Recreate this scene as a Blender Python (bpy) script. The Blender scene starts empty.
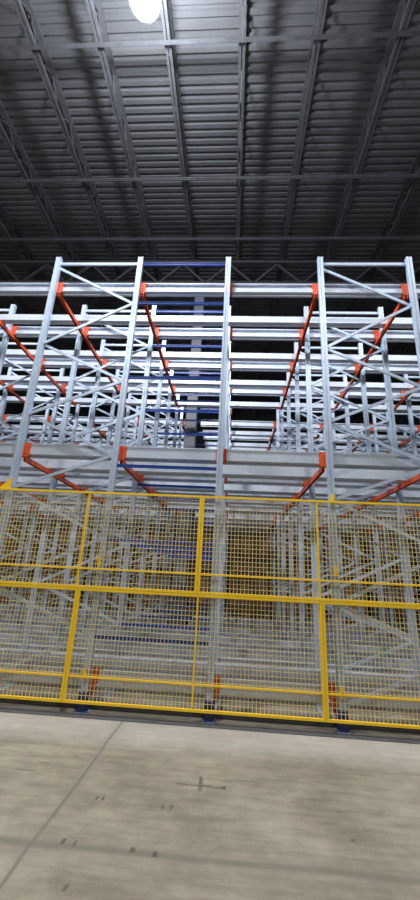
import bpy, bmesh, math, random
from mathutils import Vector, Matrix
random.seed(7)
S = bpy.context.scene
C = S.collection

# ---------------------------------------------------------------- camera
F = 383.5
CAMZ = 1.6
X = Vector((0.9975146, 0.0311386, -0.0632060))           # world axes seen in (right, down, forward)
D = Vector((0.0505468, 0.3087073, 0.9498130))
U = Vector((0.0490880, -0.9506472, 0.3063661))
right = Vector((X.x, D.x, U.x)); down = Vector((X.y, D.y, U.y)); fwd = Vector((X.z, D.z, U.z))
M = Matrix((right, -down, -fwd)).transposed().to_4x4()
M.translation = Vector((0, 0, CAMZ))
cam = bpy.data.cameras.new('camera'); cam_o = bpy.data.objects.new('camera', cam); C.objects.link(cam_o)
cam_o.matrix_world = M
cam.sensor_fit = 'HORIZONTAL'; cam.sensor_width = 36.0; cam.lens = 36.0*F/420.0
cam.clip_start = 0.05; cam.clip_end = 200
S.camera = cam_o
def px(x, y, z):
    v = Vector((x, y, z-CAMZ)); d = v.dot(fwd)
    if d < 0.1: return None
    return 210+F*v.dot(right)/d, 450+F*v.dot(down)/d
def seen(x0, x1, y, zs, m=70):
    for z in zs:
        for k in range(7):
            p = px(x0+(x1-x0)*k/6, y, z)
            if p and -m < p[0] < 420+m and -m < p[1] < 900+m: return True
    return False

# ---------------------------------------------------------------- materials
class NT:
    def __init__(s, name):
        s.m = bpy.data.materials.new(name); s.m.use_nodes = True
        s.t = s.m.node_tree; s.b = s.t.nodes['Principled BSDF']
        s.tc = s.t.nodes.new('ShaderNodeTexCoord')
    def n(s, typ, **kw):
        o = s.t.nodes.new(typ)
        for k, v in kw.items(): setattr(o, k, v)
        return o
    def l(s, a, b): s.t.links.new(a, b)
    def val(s, sock, v):
        if hasattr(v, 'is_output') or isinstance(v, bpy.types.NodeSocket): s.l(v, sock)
        else: sock.default_value = v
    def math(s, op, a, b=None, c=None, clamp=False):
        o = s.n('ShaderNodeMath', operation=op); o.use_clamp = clamp
        s.val(o.inputs[0], a)
        if b is not None: s.val(o.inputs[1], b)
        if c is not None: s.val(o.inputs[2], c)
        return o.outputs[0]
    def noise(s, scale, detail=4, rough=0.55, vec=None, stretch=None):
        o = s.n('ShaderNodeTexNoise'); o.inputs['Scale'].default_value = scale
        o.inputs['Detail'].default_value = detail; o.inputs['Roughness'].default_value = rough
        v = vec or s.tc.outputs['Object']
        if stretch:
            mp = s.n('ShaderNodeMapping'); mp.inputs['Scale'].default_value = stretch
            s.l(v, mp.inputs['Vector']); v = mp.outputs['Vector']
        s.l(v, o.inputs['Vector']); return o.outputs['Fac']
    def ramp(s, fac, stops):
        o = s.n('ShaderNodeValToRGB'); e = o.color_ramp.elements
        e[0].position, e[0].color = stops[0][0], (*stops[0][1], 1)
        e[1].position, e[1].color = stops[-1][0], (*stops[-1][1], 1)
        for p, c in stops[1:-1]:
            q = e.new(p); q.color = (*c, 1)
        s.l(fac, o.inputs['Fac']); return o.outputs['Color']
    def mix(s, fac, a, b, mode='MIX'):
        o = s.n('ShaderNodeMix', data_type='RGBA', blend_type=mode)
        s.val(o.inputs[0], fac)
        for i, v in ((6, a), (7, b)):
            if isinstance(v, tuple): o.inputs[i].default_value = (*v, 1)
            else: s.l(v, o.inputs[i])
        return o.outputs[2]
    def bump(s, h, strength=0.2, dist=0.01):
        o = s.n('ShaderNodeBump'); o.inputs['Strength'].default_value = strength
        o.inputs['Distance'].default_value = dist
        s.l(h, o.inputs['Height']); s.l(o.outputs['Normal'], s.b.inputs['Normal'])
    def fin(s, col, rough=0.5, metal=0.0):
        if isinstance(col, tuple): s.b.inputs['Base Color'].default_value = (*col, 1)
        else: s.l(col, s.b.inputs['Base Color'])
        s.b.inputs['Roughness'].default_value = rough; s.b.inputs['Metallic'].default_value = metal
        return s.m
def painted(name, col, rough=0.45, metal=0.0, var=0.12, scale=6.0):
    t = NT(name); n = t.noise(scale, 3)
    lo = tuple(c*(1-var) for c in col); hi = tuple(min(1, c*(1+var)) for c in col)
    t.bump(t.noise(60, 2), 0.05, 0.002)
    return t.fin(t.ramp(n, [(0.3, lo), (0.7, hi)]), rough, metal)
def galv(name, a, b, metal=0.35, rough=0.38):
    t = NT(name)
    v = t.n('ShaderNodeTexVoronoi'); v.inputs['Scale'].default_value = 45; t.l(t.tc.outputs['Object'], v.inputs['Vector'])
    n = t.noise(2.2, 4)
    f = t.math('ADD', t.math('MULTIPLY', v.outputs['Distance'], 0.35), t.math('MULTIPLY', n, 0.8), clamp=True)
    return t.fin(t.ramp(f, [(0.25, a), (0.75, b)]), rough, metal)
M_galv = galv('galvanised_steel', (0.37, 0.47, 0.63), (0.58, 0.69, 0.84))
M_beam = galv('galvanised_beam', (0.43, 0.50, 0.62), (0.62, 0.69, 0.80), 0.3, 0.42)
M_orange = painted('orange_paint', (0.64, 0.085, 0.022), 0.42)
M_blue = painted('blue_paint', (0.028, 0.09, 0.43), 0.38)
M_navy = painted('navy_paint', (0.02, 0.04, 0.17), 0.45)
M_yellow = painted('yellow_paint', (0.92, 0.60, 0.02), 0.42, var=0.06)
M_wire = painted('cream_yellow_wire', (0.84, 0.68, 0.30), 0.45, var=0.05)
M_bolt = painted('bolt_steel', (0.45, 0.45, 0.47), 0.35, 0.8)
M_dark = painted('dark_steel', (0.075, 0.075, 0.08), 0.6, var=0.2)
M_joist = painted('joist_primer', (0.085, 0.087, 0.094), 0.65, var=0.2)
M_col = painted('column_paint', (0.17, 0.185, 0.22), 0.55)
M_wall = painted('dark_wall_panel', (0.05, 0.05, 0.058), 0.8, scale=0.6)
M_wood = painted('pallet_wood', (0.36, 0.23, 0.12), 0.8, var=0.3, scale=9)
M_house = painted('lamp_housing', (0.35, 0.36, 0.38), 0.4, 0.4)

def carton_mat(name, c):
    t = NT(name)
    n = t.noise(3.0, 5, 0.6); st = t.noise(2.0, 3, 0.5, stretch=(1, 1, 14))
    col = t.ramp(n, [(0.25, tuple(x*0.62 for x in c)), (0.75, c)])
    col = t.mix(0.35, col, t.ramp(st, [(0.35, tuple(x*0.5 for x in c)), (0.65, c)]))
    t.bump(st, 0.3, 0.01)
    return t.fin(col, 0.85)
M_cart = [carton_mat('brown_cardboard', (0.36, 0.21, 0.095)), carton_mat('dark_cardboard', (0.24, 0.145, 0.07)),
          carton_mat('pale_cardboard', (0.36, 0.22, 0.11))]

t = NT('ceiling_deck')
n = t.noise(0.7, 4)
t.bump(t.noise(14, 3), 0.15, 0.01)
M_deck = t.fin(t.ramp(n, [(0.3, (0.085, 0.087, 0.093)), (0.7, (0.125, 0.127, 0.133))]), 0.6)

t = NT('lamp_lens')
t.b.inputs['Emission Color'].default_value = (1, 1, 1, 1); t.b.inputs['Emission Strength'].default_value = 60
M_lens = t.fin((0.9, 0.9, 0.9), 0.3)

# concrete floor
t = NT('concrete_floor')
sep = t.n('ShaderNodeSeparateXYZ'); t.l(t.tc.outputs['Object'], sep.inputs[0])
fx, fy = sep.outputs[0], sep.outputs[1]
wob = t.math('MULTIPLY', t.math('SUBTRACT', t.noise(1.3, 3), 0.5), 0.06)
fine = t.math('MULTIPLY', t.math('SUBTRACT', t.noise(22, 3), 0.5), 0.022)
def band(c, v0, half, soft):          # 1 inside |c-v0|<half, fading over soft
    d = t.math('ABSOLUTE', t.math('SUBTRACT', c, v0))
    return t.math('SUBTRACT', 1.0, t.math('DIVIDE', t.math('SUBTRACT', d, half), soft, clamp=True), clamp=True)
def rect(x0, x1, y0, y1, soft=0.009):
    a = band(t.math('ADD', fx, fine), (x0+x1)/2, (x1-x0)*0.32, soft); b = band(t.math('ADD', fy, fine), (y0+y1)/2, (y1-y0)*0.40, soft)
    return t.math('MULTIPLY', a, b)
big = t.noise(0.9, 6, 0.62); med = t.noise(5.5, 6, 0.65); streak = t.noise(2.4, 5, 0.6, stretch=(0.8, 5.5, 1)); gr = t.noise(60, 3, 0.6)
col = t.ramp(big, [(0.3, (0.165, 0.147, 0.115)), (0.5, (0.245, 0.222, 0.180)), (0.72, (0.325, 0.300, 0.252))])
col = t.mix(0.55, col, t.ramp(med, [(0.28, (0.33, 0.32, 0.30)), (0.7, (0.62, 0.61, 0.59))]), 'OVERLAY')
col = t.mix(0.5, col, t.ramp(streak, [(0.30, (0.27, 0.26, 0.25)), (0.62, (0.60, 0.60, 0.59))]), 'OVERLAY')
col = t.mix(0.3, col, t.ramp(gr, [(0.3, (0.40, 0.40, 0.40)), (0.7, (0.6, 0.6, 0.6))]), 'OVERLAY')
# pale band beside the rack line
pale = t.math('MULTIPLY', band(t.math('ADD', fy, wob), 4.70, 0.16, 0.35), 0.32)
col = t.mix(pale, col, (0.60, 0.60, 0.57))
def stain(mask, c, k):
    global col
    col = t.mix(t.math('MULTIPLY', mask, k), col, c)
broken = t.math('ADD', 0.45, t.math('MULTIPLY', t.noise(3.5, 3), 0.9), clamp=True)
# saw-cut joints and their grime
below = t.math('LESS_THAN', fy, 4.9)
jx = t.math('MULTIPLY', band(t.math('ADD', fx, wob), -1.14, 0.004, 0.014), below)
stain(t.math('MULTIPLY', jx, broken), (0.10, 0.09, 0.075), 0.85)
stain(t.math('MULTIPLY', band(t.math('ADD', fx, wob), -1.14, 0.02, 0.07), below), (0.2, 0.18, 0.15), 0.25)
jy = band(t.math('ADD', fy, wob), 2.88, 0.012, 0.03)
stain(t.math('MULTIPLY', jy, broken), (0.11, 0.10, 0.085), 0.75)
stain(band(t.math('ADD', fy, wob), 2.86, 0.05, 0.10), (0.2, 0.18, 0.15), 0.30)
# cross shaped rubber mark, tick marks, scuffs
for r, k in (((-0.46, 0.0, 3.695, 3.705), .8), ((-0.205, -0.165, 3.60, 3.84), .6), ((-0.20, -0.185, 3.72, 3.86), .7), ((-0.08, 0.0, 3.685, 3.70), .9), ((-0.02, 0.02, 3.67, 3.72), .9),
             ((-0.435, -0.425, 3.34, 3.40), .8), ((-0.375, -0.365, 3.345, 3.41), .8), ((0.05, 0.35, 3.83, 3.835), .5),
             ((-0.93, -0.915, 3.38, 3.43), .8), ((-0.885, -0.87, 3.38, 3.44), .8), ((-0.80, -0.79, 3.50, 3.51), .7), ((-0.98, -0.955, 2.89, 2.95), .8),
             ((-0.90, -0.885, 2.88, 2.94), .6), ((-0.55, -0.52, 2.88, 2.93), .8), ((-0.41, -0.38, 2.86, 2.91), .9), ((-0.82, -0.80, 2.55, 2.6), .7),
             ((-1.75, -1.5, 3.70, 3.72), .45), ((-1.6, -1.45, 3.84, 3.86), .4), ((0.83, 0.86, 3.18, 3.2), .6)):
    stain(rect(*r), (0.07, 0.06, 0.05), k)
dots = t.n('ShaderNodeTexVoronoi'); dots.inputs['Scale'].default_value = 2.6; t.l(t.tc.outputs['Object'], dots.inputs['Vector'])
stain(t.math('SUBTRACT', 1.0, t.math('DIVIDE', t.math('SUBTRACT', dots.outputs['Distance'], 0.02), 0.02, clamp=True), clamp=True), (0.12, 0.10, 0.09), 0.5)
t.bump(med, 0.12, 0.01)
M_floor = t.fin(col, 0.62)
t.b.inputs['Specular IOR Level'].default_value = 0.3

# ---------------------------------------------------------------- mesh helpers
def box(bm, x0, x1, y0, y1, z0, z1):
    v = [bm.verts.new((x, y, z)) for z in (z0, z1) for y in (y0, y1) for x in (x0, x1)]
    for f in ((0, 2, 3, 1), (4, 5, 7, 6), (0, 1, 5, 4), (2, 6, 7, 3), (0, 4, 6, 2), (1, 3, 7, 5)):
        bm.faces.new([v[i] for i in f])
def prism(bm, prof, axis, a, b, off=(0, 0, 0)):
    """extrude a closed 2-D profile along axis from a to b"""
    def P(p, s):
        if axis == 'x': q = (s, p[0], p[1])
        elif axis == 'y': q = (p[0], s, p[1])
        else: q = (p[0], p[1], s)
        return (q[0]+off[0], q[1]+off[1], q[2]+off[2])
    A = [bm.verts.new(P(p, a)) for p in prof]; B = [bm.verts.new(P(p, b)) for p in prof]
    n = len(prof)
    for i in range(n): bm.faces.new((A[i], A[(i+1) % n], B[(i+1) % n], B[i]))
    bm.faces.new(A[::-1]); bm.faces.new(B)
def bar(bm, p, q, w, d, side=(0, 1, 0)):
    """rectangular bar p->q, d thick along side, w thick across"""
    p, q = Vector(p), Vector(q); t = (q-p).normalized(); s = Vector(side).normalized(); n = t.cross(s).normalized()
    vs = []
    for c in (p, q):
        for a, b in ((-1, -1), (1, -1), (1, 1), (-1, 1)): vs.append(bm.verts.new(c + n*a*w/2 + s*b*d/2))
    for f in ((0, 1, 2, 3), (7, 6, 5, 4), (0, 4, 5, 1), (1, 5, 6, 2), (2, 6, 7, 3), (3, 7, 4, 0)):
        bm.faces.new([vs[i] for i in f])
def cchan(bm, p, q, w, d, th=0.005, side=(0, 1, 0)):
    """C-section brace p->q: web w wide facing -side, two flanges d deep"""
    p, q = Vector(p), Vector(q); t = (q-p).normalized(); s = Vector(side).normalized(); n = t.cross(s).normalized()
    prof = [(-w/2, 0), (w/2, 0), (w/2, d), (w/2-th, d), (w/2-th, th), (-w/2+th, th), (-w/2+th, d), (-w/2, d)]
    A = [bm.verts.new(p+n*a+s*(b-d/2)) for a, b in prof]; B = [bm.verts.new(q+n*a+s*(b-d/2)) for a, b in prof]
    k = len(prof)
    for i in range(k): bm.faces.new((A[i], A[(i+1) % k], B[(i+1) % k], B[i]))
    bm.faces.new(A[::-1]); bm.faces.new(B)
def cyl(bm, c, r, h, n=20, r2=None):
    r2 = r if r2 is None else r2
    A = [bm.verts.new((c[0]+r*math.cos(2*math.pi*i/n), c[1]+r*math.sin(2*math.pi*i/n), c[2])) for i in range(n)]
    B = [bm.verts.new((c[0]+r2*math.cos(2*math.pi*i/n), c[1]+r2*math.sin(2*math.pi*i/n), c[2]+h)) for i in range(n)]
    for i in range(n): bm.faces.new((A[i], A[(i+1) % n], B[(i+1) % n], B[i]))
    bm.faces.new(A[::-1]); bm.faces.new(B)
def obj(name, bm, mat, parent=None, loc=None):
    bmesh.ops.recalc_face_normals(bm, faces=bm.faces)
    me = bpy.data.meshes.new(name); bm.to_mesh(me); bm.free()
    me.materials.append(mat)
    o = bpy.data.objects.new(name, me); C.objects.link(o)
    if parent: o.parent = parent
    if loc: o.location = loc
    return o
def B(): return bmesh.new()
def tag(o, label, cat, group=None):
    o['label'] = label; o['category'] = cat
    if group: o['group'] = group
    return o
def thing(name, label, cat, loc, group=None):
    o = bpy.data.objects.new(name, None); C.objects.link(o); o.location = loc; o.empty_display_size = 0.1
    return tag(o, label, cat, group)
def dup(root, loc, label=None, group=None):
    kids = list(root.children)
    r = root.copy(); C.objects.link(r); r.location = loc
    if label: r['label'] = label
    if group: r['group'] = group
    for ch in kids:
        c = ch.copy(); C.objects.link(c); c.parent = r
        for g in list(ch.children):
            d = g.copy(); C.objects.link(d); d.parent = c
    return r
def struct(name, bm, m):
    o = obj(name, bm, m); o['kind'] = 'structure'; return o

# ---------------------------------------------------------------- hall
XL, XR, YB, YF, DECK = -24.0, 22.0, -13.0, 24.0, 12.3
b = B(); box(b, XL, XR, YB, YF, -0.2, 0); struct('floor', b, M_floor)
b = B(); box(b, XL, XR, YF, YF+0.2, 0, 12.6)
x = XL+0.3
while x < XR-0.3:
    box(b, x, x+0.06, YF-0.03, YF, 0, 12.2); x += 0.6
struct('wall_back', b, M_wall)
b = B(); box(b, XL-0.2, XL, YB, YF, 0, 12.6); struct('wall_left', b, M_wall)
b = B(); box(b, XR, XR+0.2, YB, YF, 0, 12.6); struct('wall_right', b, M_wall)
b = B(); box(b, XL, XR, YB-0.2, YB, 0, 12.6); struct('wall_front', b, M_wall)
# ribbed steel deck, ribs run across the hall
b = B(); prof = []; y = YB; pitch = 0.185
while y < YF-pitch:
    prof += [(y, DECK), (y+0.085, DECK), (y+0.105, DECK+0.05), (y+0.165, DECK+0.05)]; y += pitch
prof += [(YF, DECK), (YF, DECK+0.2), (YB, DECK+0.2)]
prism(b, prof, 'x', XL, XR); struct('ceiling', b, M_deck)

# open-web roof joists running away from the camera
order = ['third roof joist left of the lamp', 'second roof joist left of the lamp']
JX = [-9.2, -7.6, -6.0, -4.4, -3.0, -1.6, -0.1, 1.4, 3.0, 4.6, 6.2, 7.75]
near = {-3.0: 'next roof joist to the left of the bright lamp', -4.4: 'second roof joist to the left of the bright lamp', -6.0: 'third roof joist to the left of the bright lamp',
        -7.6: 'fourth roof joist to the left of the bright lamp', -9.2: 'fifth roof joist to the left of the bright lamp', -1.6: 'roof joist just right of the bright lamp and above the blue tie bars',
        -0.1: 'second roof joist to the right of the bright lamp', 1.4: 'third roof joist to the right of the lamp, above the right rack frame',
        3.0: 'fourth roof joist to the right of the bright lamp', 4.6: 'fifth roof joist to the right of the bright lamp', 6.2: 'sixth roof joist to the right of the bright lamp', 7.75: 'seventh roof joist to the right of the bright lamp'}
YG = 10.5
jr = None
for xj in JX:
    if jr is None:
        jr = thing('roof_joist', 'dark open-web ' + near[xj], 'roof joist', (xj, 0, DECK), 'open-web roof joists under the deck')
        y0, y1 = -2.0, YF-0.05
        b = B(); box(b, -0.075, 0.075, y0, y1, -0.07, -0.005); obj('top_chord', b, M_joist, jr)
        b = B(); box(b, -0.065, -0.012, y0, y1, -0.55, -0.49); box(b, 0.012, 0.065, y0, y1, -0.55, -0.49); obj('bottom_chord', b, M_joist, jr)
        b = B(); y = y0; up = True
        while y+0.5 < y1:
            bar(b, (0, y, -0.50 if up else -0.06), (0, y+0.5, -0.06 if up else -0.50), 0.022, 0.022, (1, 0, 0)); y += 0.5; up = not up
        obj('web', b, M_joist, jr)
    else:
        dup(jr, (xj, 0, DECK), 'dark open-web ' + near[xj])
for y, lab in ((4.75, 'thin dark bridging rail crossing the ceiling joists beside the lamp'), (7.55, 'thin bridging rail crossing the ceiling joists, middle of the three'),
               (9.5, 'thin bridging rail crossing the ceiling joists nearest the rack tops')):
    b = B(); box(b, -12, 11, y-0.022, y+0.022, DECK-0.60, DECK-0.552); box(b, -12, 11, y-0.004, y+0.022, DECK-0.63, DECK-0.60)
    tag(obj('bridging_rail', b, M_joist), lab, 'ceiling rail', 'bridging rails under the roof joists')
# girder truss and its column
g = thing('girder_truss', 'deep dark girder truss across the hall just above the rack tops', 'girder', (0, YG, DECK-0.56))
b = B(); box(b, -14, 13, -0.10, 0.10, -0.10, -0.005); obj('top_chord', b, M_dark, g)
b = B(); box(b, -14, 13, -0.12, 0.12, -1.02, -0.90); obj('bottom_chord', b, M_dark, g)
b = B(); x = -13.95; up = True
while x < 12.4:
    bar(b, (x, 0, -0.90 if up else -0.1), (x+0.8, 0, -0.1 if up else -0.90), 0.07, 0.07, (0, 1, 0)); x += 0.8; up = not up
obj('web', b, M_dark, g)
c = thing('building_column', 'grey building column standing behind the blue tie bars', 'column', (-1.29, YG, 0))
b = B()
zt = DECK-0.56-1.025
box(b, -0.15, 0.15, -0.15, 0.15, 0.03, zt); obj('shaft', b, M_col, c)
b = B(); box(b, -0.24, 0.24, -0.24, 0.24, 0, 0.03); obj('base_plate', b, M_col, c)

# high-bay lamps (only the first is in the frame)
def lamp(loc, label):
    L = thing('high_bay_lamp', label, 'lamp', loc, 'high bay lamps under the roof')
    b = B(); cyl(b, (0, 0, 0.0), 0.26, 0.05, 32, 0.25); cyl(b, (0, 0, 0.05), 0.16, 0.12, 24, 0.13)
    for i in range(18):
        a = i*math.pi/9; bar(b, (0.12*math.cos(a), 0.12*math.sin(a), 0.10), (0.24*math.cos(a), 0.24*math.sin(a), 0.08), 0.06, 0.006, (-math.sin(a), math.cos(a), 0))
    obj('housing', b, M_house, L)
    b = B(); cyl(b, (0, 0, -0.03), 0.20, 0.03, 32, 0.23); obj('lens', b, M_lens, L)
    b = B(); cyl(b, (0, 0, 0.17), 0.008, DECK-loc[2]-0.125, 8); obj('suspension_rod', b, M_house, L)
    return L
def light_for(L, power, up):
    la = bpy.data.lights.new('downlight', 'AREA'); la.shape = 'DISK'; la.size = 0.44; la.energy = power; la.color = (1, 0.985, 0.97)
    o = bpy.data.objects.new('downlight', la); C.objects.link(o); o.parent = L; o.location = (0, 0, -0.04)
    if up:
        lp = bpy.data.lights.new('ceiling_fill', 'POINT'); lp.energy = up; lp.shadow_soft_size = 0.26  # added fill that brightens the deck, standing in for glare round the lamp
        lp.color = (0.86, 0.91, 1.0)
        o = bpy.data.objects.new('ceiling_fill', lp); C.objects.link(o); o.parent = L; o.location = (0, 0, 0.50); o.rotation_euler = (math.pi, 0, 0)
LAMPS = [((-1.62, 3.50, 10.1), 'bright round high bay lamp glowing at the top of the ceiling', 2000, 1000),
         ((-9.3, 4.25, 11.0), 'high bay lamp hanging out to the left', 1800, 60), ((5.7, 3.4, 11.0), 'high bay lamp hanging out to the right', 1500, 60),
         ((-5.4, -3.5, 11.0), 'high bay lamp over the aisle behind on the left', 1400, 60), ((2.6, -3.5, 11.0), 'high bay lamp over the aisle behind on the right', 1400, 60)]
for loc, lab, p, u in LAMPS: light_for(lamp(loc, lab), p*0.27, u)

# ---------------------------------------------------------------- pallet racking
ROWS = [5.09, 6.306, 7.50, 8.727, 10.01, 10.97, 12.15, 13.38]
ORD = ['front', 'second', 'third', 'fourth', 'fifth', 'sixth', 'seventh', 'rearmost']
XS = [-11.75, -10.34, -8.86, -7.45, -5.97, -4.56, -3.077, -1.664, -0.194, 1.298, 2.697, 4.182, 5.58, 7.07, 8.47]
FRAMES = [(-11.75, -10.34, 'fifth frame column left of the blue ties'), (-8.86, -7.45, 'third frame column left of the blue ties'), (-5.97, -4.56, 'second frame column left of the blue ties'), (-3.077, -1.664, 'directly left of the blue ties'),
          (1.298, 2.697, 'right of the open middle bay'), (4.182, 5.58, 'second frame column right of the middle bay'), (7.07, 8.47, 'third frame column right of the middle bay')]
FRAMES[0] = (-11.75, -10.34, 'fourth frame column left of the blue ties')
TOP = 6.59
def upright_bm(h, x0=0.0):
    b = B()
    # front-faced omega section with a centre groove and rear lips
    p = [(-0.042, -0.045), (-0.014, -0.045), (-0.010, -0.036), (0.010, -0.036), (0.014, -0.045), (0.042, -0.045), (0.042, 0.020), (0.034, 0.045), (0.018, 0.045),
         (0.018, 0.038), (0.030, 0.038), (0.034, 0.018), (0.034, -0.028), (-0.034, -0.028), (-0.034, 0.018), (-0.030, 0.038), (-0.018, 0.038), (-0.018, 0.045), (-0.034, 0.045), (-0.042, 0.020)]
    prism(b, p, 'z', 0.012, h, (x0, 0, 0))
    return b
def foot(parent, x0, navy):
    b = B(); box(b, x0-0.075, x0+0.075, -0.078, 0.07, 0, 0.012); f = obj('base_plate', b, M_galv, parent)
    b = B()
    for sx in (-0.066, 0.066): cyl(b, (x0+sx, -0.058, 0.012), 0.011, 0.02, 8)
    obj('anchor_bolt', b, M_bolt, f)
    if navy:
        b = B(); box(b, x0-0.056, x0-0.049, -0.060, 0.05, 0.012, 0.21); box(b, x0+0.049, x0+0.056, -0.060, 0.05, 0.012, 0.21); box(b, x0-0.049, x0+0.049, -0.060, -0.050, 0.012, 0.21)
        for s in (-1, 1): bar(b, (x0+s*0.056, -0.055, 0.05), (x0+s*0.080, -0.055, 0.014), 0.012, 0.008)
        obj('post_guard', b, M_navy, parent)
def foot_bracket(parent, x0, s):
    b = B(); e0 = x0-s*0.05; e1 = x0+s*0.124
    prism(b, [(e0, 0.45), (e1, 0.45), (e1, 0.33), (x0+s*0.07, 0.14), (e0, 0.14)], 'y', 0.050, 0.058)
    c0, c1 = sorted((e1-s*0.007, e1)); box(b, c0, c1, 0.058, 0.12, 0.33, 0.45)
    c0, c1 = sorted((e0, e1-s*0.007)); box(b, c0, c1, 0.058, 0.12, 0.43, 0.45)
    obj('foot_bracket', b, M_orange, parent)
LN = [6.40, 4.91, 3.71, 2.60, 1.33, 0.25]; RN = [5.68, 4.29, 3.12, 1.98, 0.80]
def make_frame(x0, x1, navy, label):
    w = x1-x0
    f = thing('zigzag_rack', label, 'rack', (x0, 0, 0), 'zigzag braced racks')
    for xx in (0, w): obj('upright', upright_bm(TOP, xx), M_galv, f)
    b = B(); cchan(b, (0.043, 0, 6.475), (w-0.043, 0, 6.475), 0.045, 0.03); obj('top_rail', b, M_galv, f)
    nodes = []
    for i in range(len(LN)):
        nodes.append((0.045, LN[i]))
        if i < len(RN): nodes.append((w-0.045, RN[i]))
    for i in range(len(nodes)-1):
        (xa, za), (xb, zb) = nodes[i], nodes[i+1]
        b = B(); yo = -0.012 if i % 2 else 0.014
        dz = -0.02 if zb < za else 0.02
        cchan(b, (xa, yo, za+dz*0.6), (xb, yo, zb-dz*0.6), 0.042, 0.022); obj('brace', b, M_galv, f)
    for xx in (0, w):
        foot(f, xx, navy)
        if navy: foot_bracket(f, xx, 1 if x0 < 0 else -1)
    return f
for x0, x1, phrase in FRAMES:
    base = None
    for k, yr in enumerate(ROWS):
        if not seen(x0, x1, yr, (0.3, 1.5, 2.6, 4, 5.2, 6.4)): continue
        lab = 'galvanized zigzag frame, %s row, %s' % (ORD[k], phrase)
        if k == 0: make_frame(x0, x1, True, lab).location = (x0, yr, 0)
        elif base is None: base = make_frame(x0, x1, False, lab); base.location = (x0, yr, 0)
        else: dup(base, (x0, yr, 0), lab)
# single upright at the right end of the blue ties
def bracket_bm(h, s, reach=0.124):
    b = B()
    e0, e1 = sorted((-s*0.054, s*reach))
    def q(x0, x1, *a): box(b, x0, x1, *a)
    q(e0, e0+0.006, 0.0, 0.08, -h, 0.0); q(e1-0.006, e1, -0.018, 0.08, -h, 0.0); q(e0+0.006, e1-0.006, -0.004, 0.003, -h, 0.0)
    q(e0+0.006, e1-0.006, 0.003, 0.08, -0.012, 0.0); q(e0+0.006, e1-0.006, 0.003, 0.08, -h, -h+0.012)
    for z in (-h*0.25, -h*0.5, -h*0.75): q(s*0.072-0.007, s*0.072+0.007, -0.012, -0.004, z-0.008, z+0.008)
    return b
def make_single(navy, label):
    f = thing('rack_upright', label, 'rack upright', (-0.194, 0, 0), 'single uprights right of the blue ties')
    obj('upright', upright_bm(TOP), M_galv, f); foot(f, 0, navy)
    if navy: foot_bracket(f, 0, 1)
    for zz, hh in ((6.14, 0.205), (3.28, 0.205)):
        bb = bracket_bm(hh, 1, 0.085); obj('beam_bracket', bb, M_orange, f, (0, 0.052, zz))
    return f
base = None
for k, yr in enumerate(ROWS):
    lab = 'single galvanized upright right of the blue ties, %s row' % ORD[k]
    if k == 0: make_single(True, lab).location = (-0.194, yr, 0)
    elif base is None: base = make_single(False, lab); base.location = (-0.194, yr, 0)
    else: dup(base, (-0.194, yr, 0), lab)
# blue tie bars
TZ = [(6.475, 'topmost'), (5.69, 'second from top'), (4.35, 'third from top'), (2.97, 'fourth from top'), (1.97, 'fifth from top, behind the upper mesh'), (0.80, 'lowest, behind the lower mesh')]
base = None
for k, yr in enumerate(ROWS):
    for z, ph in TZ:
        lab = 'blue horizontal tie bar in the %s rack row, %s' % (ORD[k], ph)
        if base is None:
            b = B(); L = -0.194+1.664-0.086
            prism(b, [(-0.018, -0.020), (0.018, -0.020), (0.018, 0.020), (-0.018, 0.020), (-0.018, 0.014), (-0.010, 0.014), (-0.010, -0.014), (-0.018, -0.014)], 'x', 0, L)
            base = tag(obj('tie_bar', b, M_blue), lab, 'tie bar', 'blue tie bars between frame and single upright'); o = base
        else:
            o = base.copy(); C.objects.link(o); o['label'] = lab
        o.location = (-1.664+0.043, yr, z)

# beams ---------------------------------------------------------------
LEVELS = [(6.14, 0.205, 'top level'), (3.28, 0.205, 'lower level'), (0.42, 0.19, 'floor level')]
def step_prof(h):      # y, z ; front is -y, top at 0
    return [(-0.020, 0), (0.060, 0), (0.060, -h), (0.020, -h), (0.020, -h*0.86), (-0.022, -h*0.82), (-0.022, -h*0.46), (0.022, -h*0.38), (0.022, -0.022), (-0.020, -0.016)]
def flat_prof(h):      # C beam with a recessed web and a set-back bottom flange
    return [(-0.022, 0), (0.060, 0), (0.060, -h), (0.030, -h), (0.030, -h*0.84), (-0.012, -h*0.80), (-0.012, -0.026), (-0.022, -0.016)]
def box_prof(h):
    return [(-0.012, 0), (0.075, 0), (0.075, -h), (0.040, -h), (0.040, -h*0.84), (-0.012, -h*0.80)]
def sd(x): return 1 if x < 0.5 else -1
def bayname(x0):
    n = {-11.75: 'outermost left', -10.34: 'sixth bay left of the blue ties', -8.86: 'fifth bay left of the blue ties', -7.45: 'fourth bay left of the blue ties', -5.97: 'third bay left of the blue ties', -4.56: 'second bay left of the blue ties',
         -3.077: 'behind the left zigzag frame', -1.664: 'beside the blue ties', -0.194: 'open middle bay', 1.298: 'behind the right zigzag frame', 2.697: 'bay right of the right frame',
         4.182: 'second bay right of the right frame', 5.58: 'third bay right of the right frame', 7.07: 'outermost right'}
    return n[x0]
n = {}
cache = {}
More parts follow.
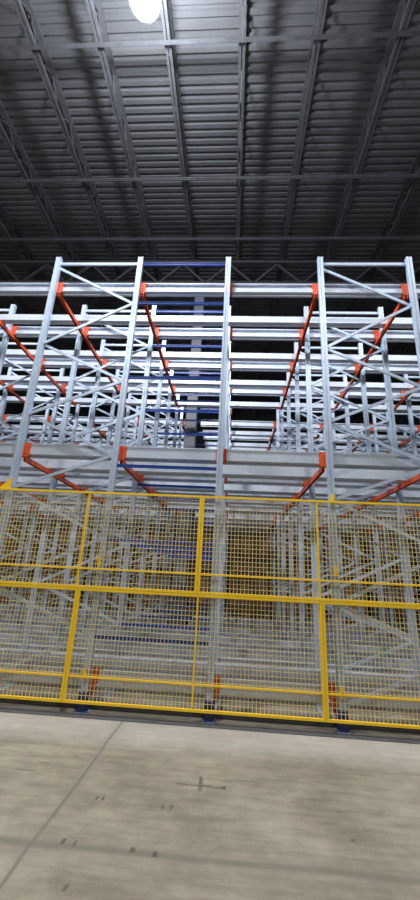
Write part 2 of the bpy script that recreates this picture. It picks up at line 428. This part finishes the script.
for k, yr in enumerate(ROWS):
    if k == 4: continue                     # clear passage in front of the building column
    for (zt, h, lv) in LEVELS:
        for kind, yy in (('front', yr+0.078), ('rear', yr+0.85)):
            if kind == 'rear' and k == 7: continue
            for i in range(len(XS)-1):
                x0, x1 = XS[i], XS[i+1]
                a, bb = x0+(0.0545 if sd(x0) < 0 else 0.0855 if (x0 == -0.194 and zt > 1) else 0.1245), x1-(0.0545 if sd(x1) > 0 else 0.1245)
                if zt < 1 and k: a, bb = x0+0.002, x1-0.002
                if kind == 'rear': a, bb = x0+0.002, x1-0.002
                if i == 7 and k >= 5: a = -1.06          # stopped short of the column
                if not seen(a, bb, yy, (zt,), 60): continue
                hh = h if kind == 'front' else (0.165 if zt > 5 else h-0.0005)
                zo = -0.04 if (kind == 'rear' and zt > 5) else 0.0
                key = (kind, round(bb-a, 3), zt)
                lab = '%s galvanized crossbar, %s, %s row, %s' % ('stepped' if kind == 'front' else 'plain', lv, ORD[k], bayname(x0))
                if key not in cache:
                    b = B(); pr = box_prof(hh) if kind == 'rear' else (step_prof(hh) if zt > 5 else flat_prof(hh))
                    prism(b, pr, 'x', 0, bb-a); o = obj('rack_crossbar', b, M_beam)
                    if kind == 'rear':
                        md = o.modifiers.new('bevel', 'BEVEL'); md.width = 0.006; md.segments = 2
                    cache[key] = o
                else:
                    o = cache[key].copy(); C.objects.link(o)
                tag(o, lab, 'crossbar', '%s crossbars at the %s' % (kind, lv)); o.location = (a, yy, zt+zo)

# orange depth rails with a bracket at every row ------------------------
bmesh_cache = {}
upname = {-11.75: 'outermost left upright', -10.34: 'sixth upright left of the blue ties', -8.86: 'fifth upright beyond the left frame', -7.45: 'fourth upright beyond the left frame', -5.97: 'third upright beyond the left frame', -4.56: 'first upright beyond the left frame',
          -3.077: 'left upright of the left frame', -1.664: 'upright at the left end of the blue ties', -0.194: 'single middle upright', 1.298: 'left upright of the right frame', 2.697: 'right upright of the right frame',
          4.182: 'first upright beyond the right frame', 5.58: 'second upright beyond the right frame', 7.07: 'third upright beyond the right frame', 8.47: 'outermost right upright'}
for (zt, h, lv) in LEVELS[:2]:
    lvn = 'top level' if zt > 5 else 'lower level'
    for xi in XS:
        if xi == -0.194: continue
        s = sd(xi)
        for blk, ks in enumerate(((0, 1, 2, 3), (5, 6, 7))):
            ks = [k for k in ks if seen(xi, xi, ROWS[k], (zt,), 240)]
            if not ks: continue
            y0 = ROWS[ks[0]]+0.05; y1 = ROWS[ks[-1]] + (0.92 if ks[-1] != 7 else 0.13)
            lab = 'orange %s rail behind %s, %s block' % (lvn, upname[xi], 'near' if blk == 0 else 'far')
            r = thing('depth_rail', lab, 'rack rail', (xi, y0, zt), 'orange depth rails at the %s' % lvn)
            b = B(); zr = -h-0.001; xo = s*0.078
            prism(b, [(xo-0.024, zr), (xo+0.024, zr), (xo+0.024, zr-0.07), (xo+0.018, zr-0.07), (xo+0.018, zr-0.008), (xo-0.018, zr-0.008), (xo-0.018, zr-0.07), (xo-0.024, zr-0.07)], 'y', 0, y1-y0)
            obj('rail', b, M_orange, r)
            for k in ks:
                if (h, s) not in bmesh_cache:
                    o = obj('bracket', bracket_bm(h, s), M_orange, r); bmesh_cache[(h, s)] = o
                else:
                    o = bmesh_cache[(h, s)].copy(); C.objects.link(o); o.parent = r
                o.location = (0, ROWS[k]+0.052-y0, 0)

for xi in XS:
    s_ = sd(xi)
    for blk, (ka, kb) in enumerate(((0, 3), (5, 7))):
        if not seen(xi, xi, ROWS[kb], (0.2,), 120): continue
        ya = ROWS[ka]+0.13; yb = ROWS[kb]+(0.93 if kb == 3 else 0.14)
        if ka == 0: ya = ROWS[0]+0.20
        b = B(); xo = s_*0.088
        prism(b, [(xo-0.03, 0), (xo+0.03, 0), (xo+0.03, 0.006), (xo+0.004, 0.006), (xo+0.004, 0.224), (xo+0.03, 0.224), (xo+0.03, 0.2295), (xo-0.03, 0.2295), (xo-0.03, 0.224), (xo-0.004, 0.224), (xo-0.004, 0.006), (xo-0.03, 0.006)], 'y', 0, yb-ya)
        o = obj('floor_rail', b, M_galv, None, (xi, ya, 0))
        tag(o, 'galvanized floor rail behind %s, %s block' % (upname[xi], 'near' if blk == 0 else 'far'), 'rack rail', 'galvanized floor rails under the racking')

# ---------------------------------------------------------------- bulk cartons at the back
def pallet():
    p = thing('wooden_pallet', 'x', 'pallet', (0, 0, 0), 'wooden pallets under the bulk cartons')
    for xx in (-0.54, 0.0, 0.54):
        b = B(); box(b, xx-0.045, xx+0.045, -0.5, 0.5, 0.022, 0.122); obj('runner', b, M_wood, p)
    b = B()
    for i in range(7):
        yy = -0.5+i*0.150; box(b, -0.585, 0.585, yy, yy+0.1, 0.122, 0.144)
    obj('top_deck', b, M_wood, p)
    b = B()
    for yy in (-0.5, -0.05, 0.4): box(b, -0.585, 0.585, yy, yy+0.1, 0, 0.022)
    obj('bottom_deck', b, M_wood, p); return p
def carton():
    c = thing('bulk_carton', 'x', 'carton', (0, 0, 0), 'brown bulk cartons stacked at the back')
    b = B(); box(b, -0.57, 0.57, -0.47, 0.47, 0, 1.045)
    bmesh.ops.bevel(b, geom=[e for e in b.edges], offset=0.015, segments=2, affect='EDGES')
    o = obj('box_body', b, M_cart[0], c)
    b = B(); box(b, -0.59, 0.59, -0.49, 0.49, 0.93, 1.055)
    bmesh.ops.bevel(b, geom=[e for e in b.edges], offset=0.01, segments=2, affect='EDGES')
    obj('lid', b, M_cart[2], c)
    for xx in (-0.3, 0.3):
        b = B(); box(b, xx-0.012, xx+0.012, -0.476, -0.471, 0.02, 0.92); obj('strap', b, M_dark, c)
    return c
pal, car = pallet(), carton()
variants = []
first = True
for i in range(len(XS)-1):
    xc = (XS[i]+XS[i+1])/2
    if i == 7: nm = 'beside the blue ties'
    else: nm = bayname(XS[i])
    if not seen(xc-0.5, xc+0.5, 12.6, (1.0, 2.5), 60): continue
    for tier, z in ((0, 0.4205), (1, 1.622)):
        yj = 12.74+random.uniform(-0.03, 0.03); xj = xc+random.uniform(-0.02, 0.02)
        tn = ''
        l1 = 'wooden pallet %s at the back, %s' % ('on the lowest crossbars' if tier == 0 else 'between cartons', nm)
        l2 = 'brown bulk carton, %s at the back, %s' % ('lower' if tier == 0 else 'topmost', nm)
        if first: p, c = pal, car; p.location = (xj, yj, z); c.location = (xj, yj, z+0.144); p['label'] = l1; c['label'] = l2; first = False
        else:
            p = dup(pal, (xj, yj, z), l1); c = dup(car, (xj, yj, z+0.144), l2)
            m = random.choice(M_cart)
            for ch in c.children:
                if ch.name.startswith('box_body'):
                    ch.data = ch.data.copy(); ch.data.materials[0] = m

# ---------------------------------------------------------------- yellow mesh fence
FY = 4.985
ZB, ZM, ZT = 0.113, 1.353, 2.572
def panel(x0, x1, z0, z1, stiff_x, stiff_z, label, clips=()):
    w, h = x1-x0, z1-z0
    p = thing('mesh_panel', label, 'fence panel', (x0, FY, z0), 'yellow mesh fence panels')
    tb = 0.029; g = 0.002
    for nm, a in (('top_rail', (g, w-g, h-tb, h-g)), ('bottom_rail', (g, w-g, g, tb))):
        b = B(); box(b, a[0], a[1], -0.015, 0.015, a[2], a[3]); obj(nm, b, M_yellow, p)
    for a in ((g, 0.032), (w-0.032, w-g)):
        b = B(); box(b, a[0], a[1], -0.0145, 0.0145, tb, h-tb); obj('side_rail', b, M_yellow, p)
    sx = stiff_x-x0
    b = B(); box(b, sx-0.0105, sx+0.0105, -0.013, 0.008, tb, h-tb); obj('stiffener', b, M_yellow, p)
    sz = stiff_z-z0
    b = B(); box(b, 0.032, w-0.032, -0.012, 0.007, sz-0.0095, sz+0.0095); obj('cross_rail', b, M_yellow, p)
    b = B(); r = 0.0030; x = 0.032
    while x < w-0.03:
        box(b, x-r, x+r, 0.008, 0.008+2*r, tb, h-tb); x += 0.0455
    z = tb
    while z < h-tb:
        box(b, 0.03, w-0.03, 0.008-2*r+0.004, 0.0075, z-r, z+r); z += 0.0535
    obj('wire_mesh', b, M_wire, p)
    for cx, cz, kind in clips:
        b = B(); lx, lz = cx-x0, cz-z0
        if kind == 'gusset':
            prism(b, [(lx-0.16, h-g), (lx, h-g), (lx, h+0.16)], 'y', -0.005, 0.005)
        else:
            box(b, lx-0.014, lx+0.014, 0.018, 0.050, lz-0.06, lz+0.06)
            box(b, lx-0.022, lx-0.014, -0.014, 0.050, lz-0.05, lz+0.05)
        obj('mounting_clip', b, M_yellow, p)
    return p
panel(-3.38, -0.40, ZM, ZT, -1.91, 1.585, 'yellow mesh fence panel, upper left, reaching to the thick middle post', ((-3.03, 2.55, 'gusset'), (-1.664, 1.68, 'c')))
panel(-0.40, 2.58, ZM, ZT, 1.08, 1.585, 'yellow mesh fence panel, upper right, starting at the thick middle post', ((1.298, 2.60, 'c'), (1.298, 1.70, 'c')))
panel(-4.86, -1.88, ZB, ZM, -3.38, 0.385, 'yellow mesh fence panel, lower left, ending at the left thick post')
panel(-1.88, 1.10, ZB, ZM, -0.385, 0.385, 'yellow mesh fence panel, lower middle, between the two lower thick posts', ((-1.664, 0.40, 'c'),))
panel(1.10, 4.08, ZB, ZM, 2.59, 0.385, 'yellow mesh fence panel, lower right, starting at the right thick post', ((1.298, 0.40, 'c'),))

# dark strip and raised lip on the floor under the fence
g = thing('floor_strip', 'dark grey strip on the floor under the yellow fence', 'floor guide', (0, 0, 0))
b = B(); box(b, -9, 8, 4.90, 5.010, 0.0005, 0.006); obj('plate', b, M_dark, g)
b = B(); box(b, -9, 8, 5.20, 5.215, 0, 0.05); box(b, -9, 8, 5.20, 5.26, 0, 0.006); obj('angle_lip', b, M_dark, g)

# ---------------------------------------------------------------- world and view
w = bpy.data.worlds.new('hall_air'); S.world = w; w.use_nodes = True
w.node_tree.nodes['Background'].inputs[0].default_value = (0.5, 0.55, 0.65, 1); w.node_tree.nodes['Background'].inputs[1].default_value = 0.0
S.view_settings.view_transform = 'Standard'; S.view_settings.look = 'None'; S.view_settings.exposure = 0.0; S.view_settings.gamma = 1.0
S.view_settings.use_curve_mapping = False
